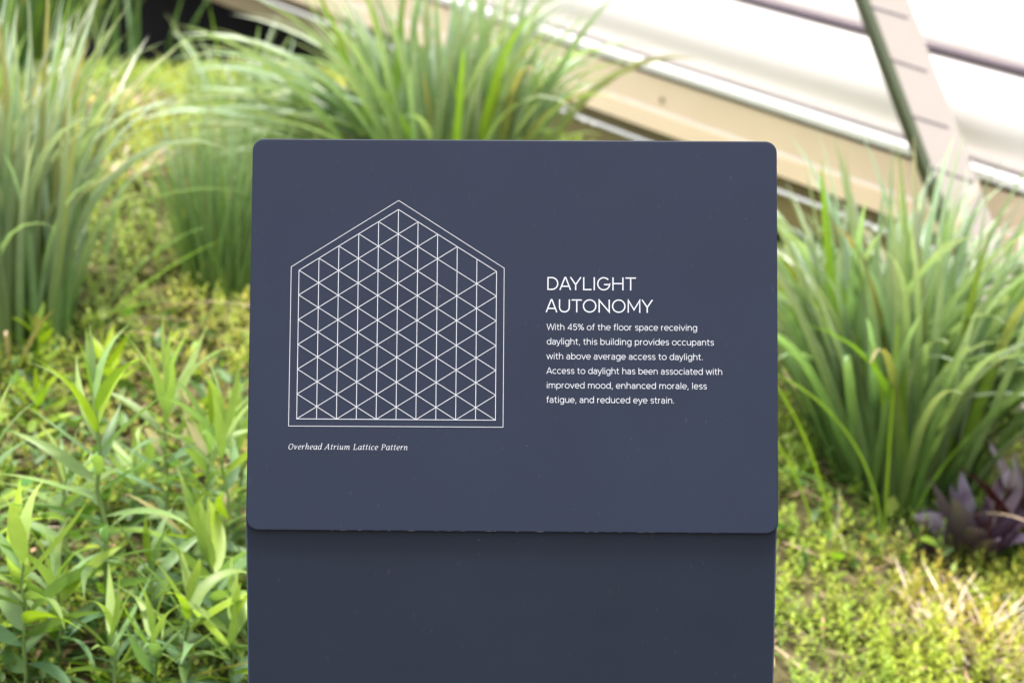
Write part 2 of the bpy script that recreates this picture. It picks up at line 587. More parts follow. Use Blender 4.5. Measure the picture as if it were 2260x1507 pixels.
# --- print on the panel: strokes as thin raised ribbons, in panel millimetres
class Ink:
    def __init__(self): self.v, self.f = [], []
    def stroke(self, pts, wd, h, closed=False):
        P = [np.array(p, float) for p in pts]
        Q = [P[0]]
        for p in P[1:]:
            if np.hypot(*(p - Q[-1])) > 1e-4: Q.append(p)
        if closed and np.hypot(*(Q[0] - Q[-1])) < 1e-3: Q.pop()
        P = Q
        n = len(P)
        if n < 2: return
        i0 = len(self.v)
        for i in range(n):
            a = P[i] - P[i - 1] if (i > 0 or closed) else P[1] - P[0]
            b = P[(i + 1) % n] - P[i] if (i < n - 1 or closed) else P[-1] - P[-2]
            a = a / np.hypot(*a); b = b / np.hypot(*b)
            na, nb = np.array([-a[1], a[0]]), np.array([-b[1], b[0]])
            m = na + nb
            l = np.hypot(*m)
            m = m / l if l > 1e-6 else na
            k = wd / 2 / max(0.35, float(m @ na))
            self.v.append(pp(*(P[i] + m * k), h)); self.v.append(pp(*(P[i] - m * k), h))
        for i in range(n if closed else n - 1):
            j = (i + 1) % n
            self.f.append((i0 + 2 * i + 1, i0 + 2 * j + 1, i0 + 2 * j, i0 + 2 * i))
    def nib(self, pts, nx, ny, thin, h):
        """broad-nib pen: each short piece is a slanted quad, over a thin hairline"""
        self.stroke(pts, thin, h)
        for i in range(len(pts) - 1):
            (x0, y0), (x1, y1) = pts[i], pts[i + 1]
            q = [(x0 - nx, y0 - ny), (x1 - nx, y1 - ny), (x1 + nx, y1 + ny), (x0 + nx, y0 + ny)]
            ar = sum(q[k][0] * q[(k + 1) % 4][1] - q[(k + 1) % 4][0] * q[k][1] for k in range(4))
            if abs(ar) < 1e-6: continue
            if ar < 0: q.reverse()
            i0 = len(self.v)
            self.v += [pp(*p, h + 0.012) for p in q]
            self.f.append((i0, i0 + 1, i0 + 2, i0 + 3))
    def build(self, name, parent):
        o = np_mesh(name, self.v, self.f, M['ink'], None, smooth=False, loc=sign.location)
        o.parent = parent; o.location = (0, 0, 0)
        return o

def arc(cx, cy, rx, ry, a0, a1, n=14):
    return [(cx + rx * math.cos(R(a0 + (a1 - a0) * i / n)), cy + ry * math.sin(R(a0 + (a1 - a0) * i / n))) for i in range(n + 1)]

# sans alphabet, units of cap height: name -> (advance, strokes)
X = 0.745           # x height
r2 = X / 2
G = {
 ' ': (0.34, []),
 'A': (0.92, [[(0.05, 0), (0.43, 0.97), (0.49, 0.97), (0.87, 0)], [(0.17, 0.29), (0.75, 0.29)]]),
 'D': (0.98, [[(0.12, 0.045), (0.42, 0.045)] + arc(0.42, 0.5, 0.45, 0.455, -90, 90, 20) + [(0.12, 0.955), (0.12, 0.0)]]),
 'G': (1.07, [arc(0.54, 0.5, 0.46, 0.47, 42, 356, 30)[:] + [(0.98, 0.44), (0.56, 0.44)]]),
 'H': (1.0, [[(0.12, 0), (0.12, 1)], [(0.88, 0), (0.88, 1)], [(0.12, 0.52), (0.88, 0.52)]]),
 'I': (0.26, [[(0.13, 0), (0.13, 1)]]),
 'L': (0.74, [[(0.12, 1), (0.12, 0.045), (0.72, 0.045)]]),
 'M': (1.13, [[(0.12, 0), (0.12, 0.96), (0.565, 0.22), (1.01, 0.96), (1.01, 0)]]),
 'N': (1.02, [[(0.12, 0), (0.12, 0.95), (0.90, 0.05), (0.90, 1)]]),
 'O': (1.10, [arc(0.55, 0.5, 0.48, 0.47, 0, 360, 32)]),
 'T': (0.84, [[(0.02, 0.955), (0.82, 0.955)], [(0.42, 0), (0.42, 0.955)]]),
 'U': (0.98, [[(0.11, 1), (0.11, 0.40)] + arc(0.49, 0.40, 0.38, 0.37, 180, 360, 16) + [(0.87, 1)]]),
 'W': (1.28, [[(0.04, 1), (0.32, 0.04), (0.64, 0.95), (0.96, 0.04), (1.24, 1)]]),
 'Y': (0.88, [[(0.04, 1), (0.44, 0.42), (0.84, 1)], [(0.44, 0.42), (0.44, 0)]]),
 '4': (0.80, [[(0.58, 0), (0.58, 0.97), (0.08, 0.25), (0.74, 0.25)]]),
 '5': (0.76, [[(0.64, 0.94), (0.20, 0.94), (0.15, 0.52)] + arc(0.37, 0.33, 0.29, 0.28, 130, -150, 20)]),
 '%': (1.02, [arc(0.23, 0.76, 0.17, 0.19, 0, 360, 16), arc(0.79, 0.24, 0.17, 0.19, 0, 360, 16), [(0.80, 1), (0.22, 0)]]),
 'a': (0.70, [arc(0.33, 0.47, 0.24, 0.24, 155, 0, 12) + [(0.57, 0)], [(0.57, 0.42), (0.30, 0.42)] + arc(0.30, 0.225, 0.22, 0.195, 90, 270, 10) + [(0.40, 0.04), (0.57, 0.16)]]),
 'b': (0.80, [[(0.11, 1.04), (0.11, 0)], arc(0.415, r2, 0.30, r2 - 0.03, 0, 360, 22)]),
 'c': (0.70, [arc(0.39, r2, 0.32, r2 - 0.03, 48, 312, 20)]),
 'd': (0.80, [[(0.69, 1.04), (0.69, 0)], arc(0.385, r2, 0.30, r2 - 0.03, 0, 360, 22)]),
 'e': (0.76, [[(0.08, r2), (0.68, r2)] + arc(0.38, r2, 0.31, r2 - 0.03, 0, 318, 24)]),
 'f': (0.47, [[(0.20, 0), (0.20, 0.80)] + arc(0.39, 0.80, 0.19, 0.20, 180, 80, 8), [(0.04, X - 0.05), (0.42, X - 0.05)]]),
 'g': (0.80, [arc(0.385, r2, 0.30, r2 - 0.03, 0, 360, 22), [(0.69, X), (0.69, 0.02)] + arc(0.40, -0.02, 0.29, 0.24, 0, -150, 12)]),
 'h': (0.78, [[(0.11, 1.04), (0.11, 0)], [(0.11, 0.40)] + arc(0.39, 0.43, 0.27, 0.28, 180, 0, 14) + [(0.66, 0)]]),
 'i': (0.27, [[(0.135, 0), (0.135, X)], [(0.135, 0.90), (0.135, 1.02)]]),
 'l': (0.27, [[(0.135, 0), (0.135, 1.04)]]),
 'm': (1.16, [[(0.11, X), (0.11, 0)], [(0.11, 0.42)] + arc(0.35, 0.44, 0.235, 0.27, 180, 0, 12) + [(0.585, 0)], [(0.585, 0.42)] + arc(0.82, 0.44, 0.235, 0.27, 180, 0, 12) + [(1.055, 0)]]),
 'n': (0.78, [[(0.11, X), (0.11, 0)], [(0.11, 0.40)] + arc(0.39, 0.43, 0.27, 0.28, 180, 0, 14) + [(0.66, 0)]]),
 'o': (0.80, [arc(0.40, r2, 0.33, r2 - 0.03, 0, 360, 24)]),
 'p': (0.80, [[(0.11, X), (0.11, -0.27)], arc(0.415, r2, 0.30, r2 - 0.03, 0, 360, 22)]),
 'r': (0.48, [[(0.11, X), (0.11, 0)], [(0.11, 0.42)] + arc(0.39, 0.42, 0.28, 0.28, 180, 92, 8)]),
 's': (0.62, [[(0.54, 0.60)] + arc(0.32, 0.545, 0.21, 0.17, 55, 250, 12) + arc(0.31, 0.20, 0.24, 0.17, 70, -145, 14)]),
 't': (0.50, [[(0.20, 0.94), (0.20, 0.22)] + arc(0.38, 0.22, 0.18, 0.18, 180, 290, 8), [(0.03, X - 0.05), (0.44, X - 0.05)]]),
 'u': (0.78, [[(0.67, X), (0.67, 0)], [(0.11, X), (0.11, 0.32)] + arc(0.38, 0.32, 0.27, 0.28, 180, 360, 14)]),
 'v': (0.70, [[(0.03, X), (0.35, 0.04), (0.67, X)]]),
 'w': (1.04, [[(0.03, X), (0.27, 0.05), (0.52, 0.70), (0.77, 0.05), (1.01, X)]]),
 'y': (0.70, [[(0.03, X), (0.36, 0.04)], [(0.67, X), (0.33, -0.12)] + arc(0.16, -0.09, 0.17, 0.14, -25, -110, 6)]),
 ',': (0.28, [[(0.16, 0.10), (0.15, 0.0), (0.08, -0.17)]]),
 '.': (0.28, [[(0.13, 0.0), (0.13, 0.13)]]),
}
KERN = {('A', 'Y'): -.16, ('Y', 'L'): -.0, ('D', 'A'): -.05, ('U', 'T'): -.02, ('T', 'O'): -.04, ('A', 'U'): -.02, ('M', 'Y'): -.05, ('W', 'i'): -.06, ('a', 'y'): -.05, ('r', ','): -.1}
def set_line(ink, text, x0, x1, base, cap, wd):
    """one line of sans lettering fitted between x0 and x1 by its letter spacing"""
    tot = 0.0
    for i, c in enumerate(text):
        tot += G[c][0]
        if i: tot += KERN.get((text[i - 1], c), 0)
    lead = 0.09
    kx = min(1.08, (x1 - x0) / cap / (tot - 2 * lead) * 0.94)
    track = ((x1 - x0) / cap - (tot - 2 * lead) * kx) / max(1, len(text) - 1)
    x = x0 / cap - lead * kx
    lev = 0
    for i, c in enumerate(text):
        if i: x += KERN.get((text[i - 1], c), 0) * kx
        for s in G[c][1]:
            cl = c in 'oOp%bdg' and len(s) > 12 and abs(s[0][0] - s[-1][0]) < 1e-6 and abs(s[0][1] - s[-1][1]) < 1e-6
            ink.stroke([((x + a * kx) * cap, base + b * cap) for (a, b) in s], wd, 0.25 + 0.04 * (lev % 4), closed=cl)
            lev += 1
        x += G[c][0] * kx + track

hd = Ink()
set_line(hd, "DAYLIGHT", 29.1, 103.6, 38.2, 11.05, 1.02)
set_line(hd, "AUTONOMY", 28.5, 117.9, 19.15, 11.05, 1.02)
hd.build("heading_print", panel)
bd = Ink()
for (s, x1, base) in (("With 45% of the floor space receiving", 156.3, 4.0), ("daylight, this building provides occupants", 170.4, -8.4),
                      ("with above average access to daylight.", 161.2, -20.9), ("Access to daylight has been associated with", 177.6, -33.3),
                      ("improved mood, enhanced morale, less", 164.3, -45.6), ("fatigue, and reduced eye strain.", 136.9, -57.9)):
    set_line(bd, s, 29.0, x1, base, 5.35, 0.50)
bd.build("paragraph_print", panel)

# slanted serif caption, drawn with a broad nib; units of x height
def slant(p, k=0.20): return [(a + k * b, b) for (a, b) in p]
IT = {
 ' ': (0.50, []),
 'O': (1.30, [arc(0.62, 0.68, 0.52, 0.70, 0, 360, 26)]),
 'A': (1.28, [[(0.02, 0.03), (0.72, 1.40), (1.02, 0.03)], [(0.28, 0.48), (0.92, 0.48)], [(-0.10, 0.02), (0.20, 0.02)], [(0.85, 0.02), (1.18, 0.02)]]),
 'L': (1.12, [[(0.28, 1.36), (0.28, 0.03), (0.98, 0.03), (1.02, 0.36)], [(0.08, 0.03), (0.30, 0.03)], [(0.08, 1.36), (0.50, 1.36)]]),
 'P': (1.15, [[(0.28, 0.03), (0.28, 1.36), (0.58, 1.36)] + arc(0.58, 1.00, 0.40, 0.36, 90, -90, 12) + [(0.30, 0.64)], [(0.08, 0.03), (0.52, 0.03)], [(0.08, 1.36), (0.30, 1.36)]]),
 'a': (0.98, [arc(0.44, 0.48, 0.36, 0.48, 50, 300, 16) + [(0.76, 0.62)], [(0.80, 0.98), (0.76, 0.16), (0.84, 0.03), (0.98, 0.14)]]),
 'c': (0.80, [arc(0.46, 0.48, 0.36, 0.48, 45, 305, 16)]),
 'd': (1.00, [arc(0.44, 0.48, 0.36, 0.48, 50, 300, 16) + [(0.76, 0.62)], [(0.62, 1.52), (0.80, 1.55), (0.76, 0.16), (0.84, 0.03), (0.98, 0.14)]]),
 'e': (0.82, [[(0.14, 0.42), (0.50, 0.52)] + arc(0.48, 0.72, 0.24, 0.24, -60, 100, 8) + arc(0.46, 0.48, 0.36, 0.48, 110, 305, 14)]),
 'h': (1.02, [[(0.06, 1.52), (0.22, 1.55), (0.20, 0.0)], [(0.20, 0.55), (0.45, 0.92), (0.66, 0.94), (0.76, 0.76), (0.74, 0.14), (0.82, 0.03), (0.98, 0.14)]]),
 'i': (0.52, [[(0.04, 0.86), (0.22, 0.96), (0.20, 0.14), (0.28, 0.03), (0.44, 0.14)], [(0.22, 1.28), (0.27, 1.38)]]),
 'm': (1.52, [[(0.02, 0.86), (0.20, 0.96), (0.20, 0.0)], [(0.20, 0.55), (0.42, 0.90), (0.60, 0.94), (0.70, 0.76), (0.70, 0.0)], [(0.70, 0.55), (0.92, 0.90), (1.10, 0.94), (1.22, 0.76), (1.20, 0.14), (1.28, 0.03), (1.44, 0.14)]]),
 'n': (1.04, [[(0.02, 0.86), (0.20, 0.96), (0.20, 0.0)], [(0.20, 0.55), (0.45, 0.90), (0.66, 0.94), (0.76, 0.76), (0.74, 0.14), (0.82, 0.03), (0.98, 0.14)]]),
 'r': (0.74, [[(0.02, 0.86), (0.20, 0.96), (0.20, 0.0)], [(0.20, 0.50), (0.40, 0.86), (0.58, 0.96), (0.70, 0.88)]]),
 't': (0.62, [[(0.26, 1.30), (0.22, 0.20), (0.30, 0.03), (0.50, 0.12)], [(0.02, 0.94), (0.52, 0.94)]]),
 'u': (1.02, [[(0.02, 0.86), (0.18, 0.96), (0.18, 0.24), (0.28, 0.04), (0.46, 0.06), (0.74, 0.42)], [(0.76, 0.98), (0.74, 0.16), (0.82, 0.03), (0.98, 0.14)]]),
 'v': (0.88, [[(0.02, 0.88), (0.16, 0.96), (0.34, 0.03), (0.62, 0.50), (0.74, 0.96)]]),
}
def dense(p, k=4):
    o = []
    for i in range(len(p) - 1):
        for j in range(k):
            s = j / k
            o.append((p[i][0] + (p[i + 1][0] - p[i][0]) * s, p[i][1] + (p[i + 1][1] - p[i][1]) * s))
    return o + [p[-1]]
def set_caption(ink, text, x0, x1, base, xh):
    tot = sum(IT[c][0] for c in text) - 0.2
    track = ((x1 - x0) / xh - tot) / (len(text) - 1)
    x = x0 / xh - 0.10
    lev = 0
    for c in text:
        for s in IT[c][1]:
            pts = [((x + a) * xh, base + b * xh) for (a, b) in slant(dense(s, 2))]
            ink.nib(pts, 0.25, 0.09, 0.30, 0.25 + 0.03 * (lev % 4))
            lev += 1
        x += IT[c][0] + track
cp = Ink()
set_caption(cp, "Overhead Atrium Lattice Pattern", -190.0, -89.2, -98.8, 3.35)
cp.build("caption_print", panel)

def build_lattice():
    k0, dx, yb, h = -183.3, 16.88, -73.0, 10.56
    n = lambda k, j: (k0 + dx * k, yb + h * j)
    top = lambda k: 17 - abs(k - 5)
    L = Ink()
    wi, wo = 0.52, 0.46
    for k in range(1, 10):
        L.stroke([n(k, 0), n(k, top(k))], wi, 0.25)
    for k in range(10):
        for j in range(0, 18):
            if (k + j) % 2: continue
            for (dj, lev) in ((1, 0.32), (-1, 0.39)):
                j2 = j + dj
                if j > top(k) or j2 > top(k + 1) or j2 < 0: continue
                if dj == 1 and (k, j) in ((7, 11), (8, 12)): continue
                # the gable edge is drawn with the frame
                if dj == 1 and k < 5 and j == top(k): continue
                if dj == -1 and k >= 5 and j == top(k): continue
                L.stroke([n(k, j), n(k + 1, j2)], wi, lev)
    L.stroke([n(5, 17), n(0, 12), n(0, 0), n(10, 0), n(10, 12)], wi, 0.46, closed=True)
    L.stroke([(-98.8, 114.3), (-190.0, 56.7), (-190.1, -79.1), (-8.0, -78.9), (-8.0, 56.6)], wo, 0.46, closed=True)
    L.build("lattice_print", panel)
build_lattice()

# ------------------------------------------------------------------ leaf and blade geometry
def prof_blade(s):  return np.minimum(1.0, 0.55 + 2.2 * s) * (1 - s ** 3.6) + 0.02
def prof_lance(s):  return np.sin(np.pi * np.clip(s, 0, 1) ** 0.72) ** 0.85 + 0.03
def prof_narrow(s): return np.sin(np.pi * np.clip(s, 0, 1) ** 0.62) ** 1.15 + 0.03
def prof_oval(s):   return np.sqrt(np.clip(1 - (2 * s - 1) ** 2, 0, 1)) + 0.05

def ribs(base, az, th0, droop, L, W, c0, c1, prof, S=8, power=1.4, fold=0.25, sway=None, roll=None, wide=3):
    """many curved leaves at once. base (n,3); th0 start angle from vertical; droop added bend. returns verts, faces, cols"""
    base = np.atleast_2d(base); n = len(base)
    B = lambda a: np.broadcast_to(np.asarray(a, float), (n,))
    az, th0, droop, L, W = B(az), B(th0), B(droop), B(L), B(W)
    sway = B(0 if sway is None else sway); roll = B(0 if roll is None else roll)
    s = np.linspace(0, 1, S + 1)
    th = th0[:, None] + droop[:, None] * s[None, :] ** power
    a = az[:, None] + sway[:, None] * s[None, :]
    d = np.stack([np.sin(th) * np.cos(a), np.sin(th) * np.sin(a), np.cos(th)], 2)
    step = (L / S)[:, None, None]
    mid = (d[:, 1:] + d[:, :-1]) / 2 * step
    P = np.concatenate([np.zeros((n, 1, 3)), np.cumsum(mid, 1)], 1) + base[:, None, :]
    side = np.stack([-np.sin(a), np.cos(a), np.zeros_like(a)], 2)
    nor = np.cross(d, side)
    rl = roll[:, None, None]
    side2 = side * np.cos(rl) + nor * np.sin(rl)
    nor2 = -side * np.sin(rl) + nor * np.cos(rl)
    wv = (W[:, None] * prof(s)[None, :] / 2)[:, :, None]
    if wide == 3:
        V = np.stack([P - side2 * wv, P + nor2 * wv * fold * -1, P + side2 * wv], 2)
    else:
        V = np.stack([P - side2 * wv, P + side2 * wv], 2)
    k = wide
    c0 = np.broadcast_to(np.asarray(c0, float), (n, 3)); c1 = np.broadcast_to(np.asarray(c1, float), (n, 3))
    sc = s ** 1.5
    col = c0[:, None, :] * (1 - sc[None, :, None]) + c1[:, None, :] * sc[None, :, None]
    col = np.repeat(col[:, :, None, :], k, 2)
    idx = np.arange(n * (S + 1) * k).reshape(n, S + 1, k)
    f = np.stack([idx[:, :-1, :-1], idx[:, :-1, 1:], idx[:, 1:, 1:], idx[:, 1:, :-1]], -1).reshape(-1, 4)
    return V.reshape(-1, 3), f, col.reshape(-1, 3)

def join(parts):
    v, f, c, o = [], [], [], 0
    for (a, b, d) in parts:
        v.append(a); f.append(b + o); c.append(d); o += len(a)
    return np.concatenate(v), np.concatenate(f), np.concatenate(c)

def vary(base, n, amt=0.2, hue=0.1):
    b = np.asarray(base, float)[None, :] * rng.uniform(1 - amt, 1 + amt, (n, 1))
    return b * rng.uniform(1 - hue, 1 + hue, (n, 3))

GREEN = (0.112, 0.205, 0.042)
BLUEGREEN = (0.38, 0.46, 0.33)  # tip colour: glaucous leaf with some sky sheen painted in
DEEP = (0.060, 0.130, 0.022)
LIME = (0.22, 0.36, 0.03)
STRAW = (0.48, 0.38, 0.25)

def grass_clump(px, py, label, n, L, W, spread=0.09, lean=(0.05, 0.75), droop=(0.3, 1.5), c0=GREEN, c1=BLUEGREEN,
                dry=0.03, azb=None, group="clumps of long-leaved grass", name="grass_clump", mat_='grass', lime=0.12, extra=None, power=2.1, arch=None):
    p = ground_hit(px, py) if not isinstance(px, Vector) else px
    root = empty(name, (p.x, p.y, float(ground_z(p.x, p.y))), label, "grass", group)
    az = rng.uniform(0, 2 * np.pi, n)
    if azb is not None:
        m = rng.random(n) < azb[2]
        az[m] = rng.normal(azb[0], azb[1], m.sum())
    rad = spread * np.sqrt(rng.random(n))
    oa = az + rng.normal(0, 0.6, n)
    bx = p.x + rad * np.cos(oa); by = p.y + rad * np.sin(oa)
    base = np.stack([bx, by, ground_z(bx, by) - 0.01], 1)
    u = rng.random(n)
    th0 = lean[0] + (lean[1] - lean[0]) * u * (0.5 + 0.5 * rad / spread)
    dr = rng.uniform(droop[0], droop[1], n) * (0.35 + 0.65 * u)
    Ls = L * rng.uniform(0.6, 1.08, n)
    Ws = W * rng.uniform(0.65, 1.15, n)
    a0, a1 = vary(c0, n), vary(c1, n)
    li = rng.random(n) < lime
    a0[li] = vary(LIME, li.sum()); a1[li] = vary((0.24, 0.36, 0.05), li.sum())
    br = rng.random(n) < 0.05
    a1[br] = vary((0.42, 0.34, 0.18), br.sum())
    parts = [ribs(base, az, th0, dr, Ls, Ws, a0, a1, prof_blade, S=10, power=power, fold=0.5, sway=rng.normal(0, 0.55, n), roll=rng.normal(0, 0.5, n))]
    if extra:
        for (bpx, bpy, azd, t0, drp, l_, w_, col) in extra:
            q = ground_hit(bpx, bpy)
            parts.append(ribs(np.array([q]), R(azd), R(t0), R(drp), l_, w_, col, col, prof_blade, S=14, fold=0.4, power=1.15))
    if arch:
        m_, azm, azs, t_, d_, l_ = arch
        bx = p.x + spread * rng.uniform(-1, 0.5, m_); by = p.y + spread * rng.uniform(-0.7, 0.7, m_)
        parts.append(ribs(np.stack([bx, by, ground_z(bx, by)], 1), rng.normal(azm, azs, m_), rng.uniform(t_[0], t_[1], m_), rng.uniform(d_[0], d_[1], m_), rng.uniform(l_[0], l_[1], m_), W * rng.uniform(0.8, 1.1, m_),
                          vary(c0, m_), vary(c1, m_), prof_blade, S=12, power=1.5, fold=0.5, sway=rng.normal(0, 0.2, m_), roll=rng.normal(0, 0.4, m_)))
    v, f, c = join(parts)
    np_mesh("blades", v, f, M[mat_], root, c)
    nd = min(9, int(n * dry))
    for _ in range(nd):
        a_ = rng.uniform(0, 2 * np.pi)
        bx = p.x + spread * np.cos(a_); by = p.y + spread * np.sin(a_)
        v, f, c = ribs(np.array([[bx, by, float(ground_z(bx, by))]]), a_, rng.uniform(0.4, 1.2), rng.uniform(0.2, 1.2), L * rng.uniform(0.35, 0.8), W * 0.5,
                       vary(STRAW, 1), vary(STRAW, 1), prof_blade, S=8)
        np_mesh("dry_blade", v, f, M['straw'], root, c)
    return root

# ------------------------------------------------------------------ grass clumps
W_, E_, N_, S_ = math.pi, 0.0, math.pi / 2, -math.pi / 2
YG = (0.30, 0.44, 0.03)
grass_clump(1985, 1085, "tall arching green grass clump right of the sign, in front of the leaning brace", 270, 0.60, 0.0185, spread=0.11,
            lean=(0.02, 0.58), droop=(0.25, 2.0), arch=(130, 0.0, 0.75, (0.2, 0.8), (0.6, 1.6), (0.44, 0.64)),
            extra=[(1950, 1215, 178, 2, 80, 0.42, 0.017, (0.24, 0.36, 0.05)), (1840, 1200, 176, 8, 36, 0.34, 0.016, YG), (1950, 1205, 0, 1, 3, 0.46, 0.015, YG),
                   (1995, 1180, -4, 20, 62, 0.44, 0.017, (0.22, 0.38, 0.04)), (1800, 1180, 178, 14, 25, 0.2, 0.016, YG), (1905, 1180, 181, 20, 85, 0.22, 0.015, (0.16, 0.30, 0.08))])
grass_clump(985, 470, "wide fountain of green grass rising behind the top edge of the sign", 260, 0.55, 0.0195, spread=0.13,
            lean=(0.02, 0.44), droop=(0.25, 1.9), azb=(0.0, 0.8, 0.25), arch=(85, math.pi * 0.98, 0.25, (0.45, 1.0), (0.8, 1.4), (0.46, 0.68)))
grass_clump(20, 770, "big pale-tipped grass clump at the left edge, tall and arching right", 270, 0.58, 0.0145, spread=0.09,
            lean=(0.0, 0.34), droop=(0.3, 1.9), c0=GREEN, c1=(0.48, 0.54, 0.44), power=2.4,  # whitish tip colour carries the sky sheen of the upper blades
            extra=[(170, 770, 2, 40, 28, 0.30, 0.016, (0.22, 0.36, 0.08)), (120, 740, 0, 62, 25, 0.22, 0.012, (0.22, 0.36, 0.08)), (215, 720, 10, 25, 50, 0.26, 0.014, (0.2, 0.33, 0.12)),
                   (230, 600, -20, 8, 14, 0.16, 0.02, (0.26, 0.36, 0.22)), (90, 700, 5, 20, 85, 0.45, 0.014, (0.24, 0.34, 0.16)), (60, 650, 3, 25, 55, 0.40, 0.014, (0.24, 0.34, 0.16))])
grass_clump(495, 645, "fine-bladed green grass tuft tucked against the left side of the sign", 420, 0.33, 0.0042, spread=0.055,
            lean=(0.0, 0.42), droop=(0.05, 0.5), c0=(0.11, 0.20, 0.04), c1=(0.26, 0.36, 0.20), dry=0.0, lime=0.05, group="tufts of fine grass", name="fine_grass_tuft")
def far_clump(px, D, label, **k):
    q = at(px, 300, D)
    p = Vector((q.x, q.y, float(ground_z(q.x, q.y))))
    return grass_clump(p, 0, label, **k)
far_clump(-20, 5.2, "dark grass clump in the top left corner behind the pale-tipped clump", n=240, L=0.50, W=0.014, spread=0.22, c0=DEEP, c1=(0.09, 0.15, 0.06), lean=(0.05, 0.45), droop=(0.3, 1.3), dry=0.01)
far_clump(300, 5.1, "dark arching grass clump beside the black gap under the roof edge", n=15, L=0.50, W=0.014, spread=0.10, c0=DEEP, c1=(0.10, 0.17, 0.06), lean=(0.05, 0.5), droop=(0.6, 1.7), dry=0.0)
far_clump(540, 4.3, "low grass clump in front of the black gap, half hidden by the wide fountain grass", n=45, L=0.27, W=0.012, spread=0.12, c0=GREEN, c1=BLUEGREEN, lean=(0.1, 0.8), droop=(0.3, 1.5), dry=0.02)

# ------------------------------------------------------------------ broad-leaved plants
def tube(pts, r0, r1, n=7):
    pts = [np.array(p, float) for p in pts]
    v, f = [], []
    for i, p in enumerate(pts):
        t = pts[min(i + 1, len(pts) - 1)] - pts[max(i - 1, 0)]
        t = t / np.linalg.norm(t)
        a = np.cross(t, [0.3, 1, 0.1]); a /= np.linalg.norm(a); b = np.cross(t, a)
        r = r0 + (r1 - r0) * i / (len(pts) - 1)
        for k in range(n):
            an = 2 * np.pi * k / n
            v.append(p + r * (np.cos(an) * a + np.sin(an) * b))
    for i in range(len(pts) - 1):
        for k in range(n):
            f.append((i * n + k, i * n + (k + 1) % n, (i + 1) * n + (k + 1) % n, (i + 1) * n + k))
    return np.array(v), np.array(f)

def leafy_plant(px, py, H, label, n=26, LL=0.10, LW=0.019, lean=(0.0, 0.0), c0=(0.125, 0.215, 0.080), ctop=(0.31, 0.41, 0.11), group="leafy stems with narrow leaves",
                name="leafy_plant", th=(1.30, 0.08), droop=(1.25, 0.45), prof=prof_narrow, stem_r=0.0028, start=0.10, grow=True):
    if grow:
        py += 520 * H; H *= 1.32
    p = ground_hit(px, py)
    root = empty(name, (p.x, p.y, float(ground_z(p.x, p.y))), label, "plant", group)
    b = np.array([p.x, p.y, float(ground_z(p.x, p.y)) - 0.005])
    wob = rng.normal(0, 0.004, (9, 2))
    st = []
    for i in range(9):
        s = i / 8
        st.append(b + np.array([lean[0] * s ** 1.5 + wob[i, 0] * s, lean[1] * s ** 1.5 + wob[i, 1] * s, H * s]))
    sv, sf = tube(st, stem_r, stem_r * 0.5)
    np_mesh("stem", sv, sf, M['leaf'], root, np.broadcast_to(np.array(ctop) * 0.45 + np.array(c0) * 0.55, sv.shape))
    LL = LL * 1.15; LW = LW * 0.74
    s = start + (1 - start) * (np.arange(n) + 0.5) / n
    s = s ** 0.85
    stn = np.array(st)
    base = np.stack([np.interp(s, np.linspace(0, 1, 9), stn[:, k]) for k in range(3)], 1)
    az = np.arange(n) * 2.39996 + rng.normal(0, 0.3, n) + rng.uniform(0, 6)
    t = s[:, None]
    c = (np.array(c0) * (1 - t ** 2) + np.array(ctop) * t ** 2) * rng.uniform(0.8, 1.2, (n, 1))
    li = rng.random(n) < 0.14
    c[li] = np.array([0.30, 0.42, 0.035]) * rng.uniform(0.75, 1.15, (li.sum(), 1))
    gl = rng.random(n) < 0.3
    c[gl] = c[gl] * np.array([0.85, 0.95, 1.35])  # bluer leaves: sheen put into the tint
    br = rng.random(n) < 0.025
    c[br] = np.array([0.30, 0.27, 0.12])
    size = np.where(s > 0.8, 1 - (s - 0.8) * 2.2, 0.75 + 0.3 * s)
    v, f, cc = ribs(base, az, th[0] + (th[1] - th[0]) * s ** 2.2 + rng.normal(0, 0.12, n), droop[0] + (droop[1] - droop[0]) * s + rng.normal(0, 0.45, n),
                    LL * size * rng.uniform(0.8, 1.15, n), LW * size * rng.uniform(0.85, 1.15, n), c, c * np.array([1.1, 1.08, 0.9]), prof, S=9, fold=0.35,
                    sway=rng.normal(0, 0.45, n), roll=rng.normal(0, 0.45, n))
    np_mesh("leaves", v, f, M['leaf'], root, cc)
    return root

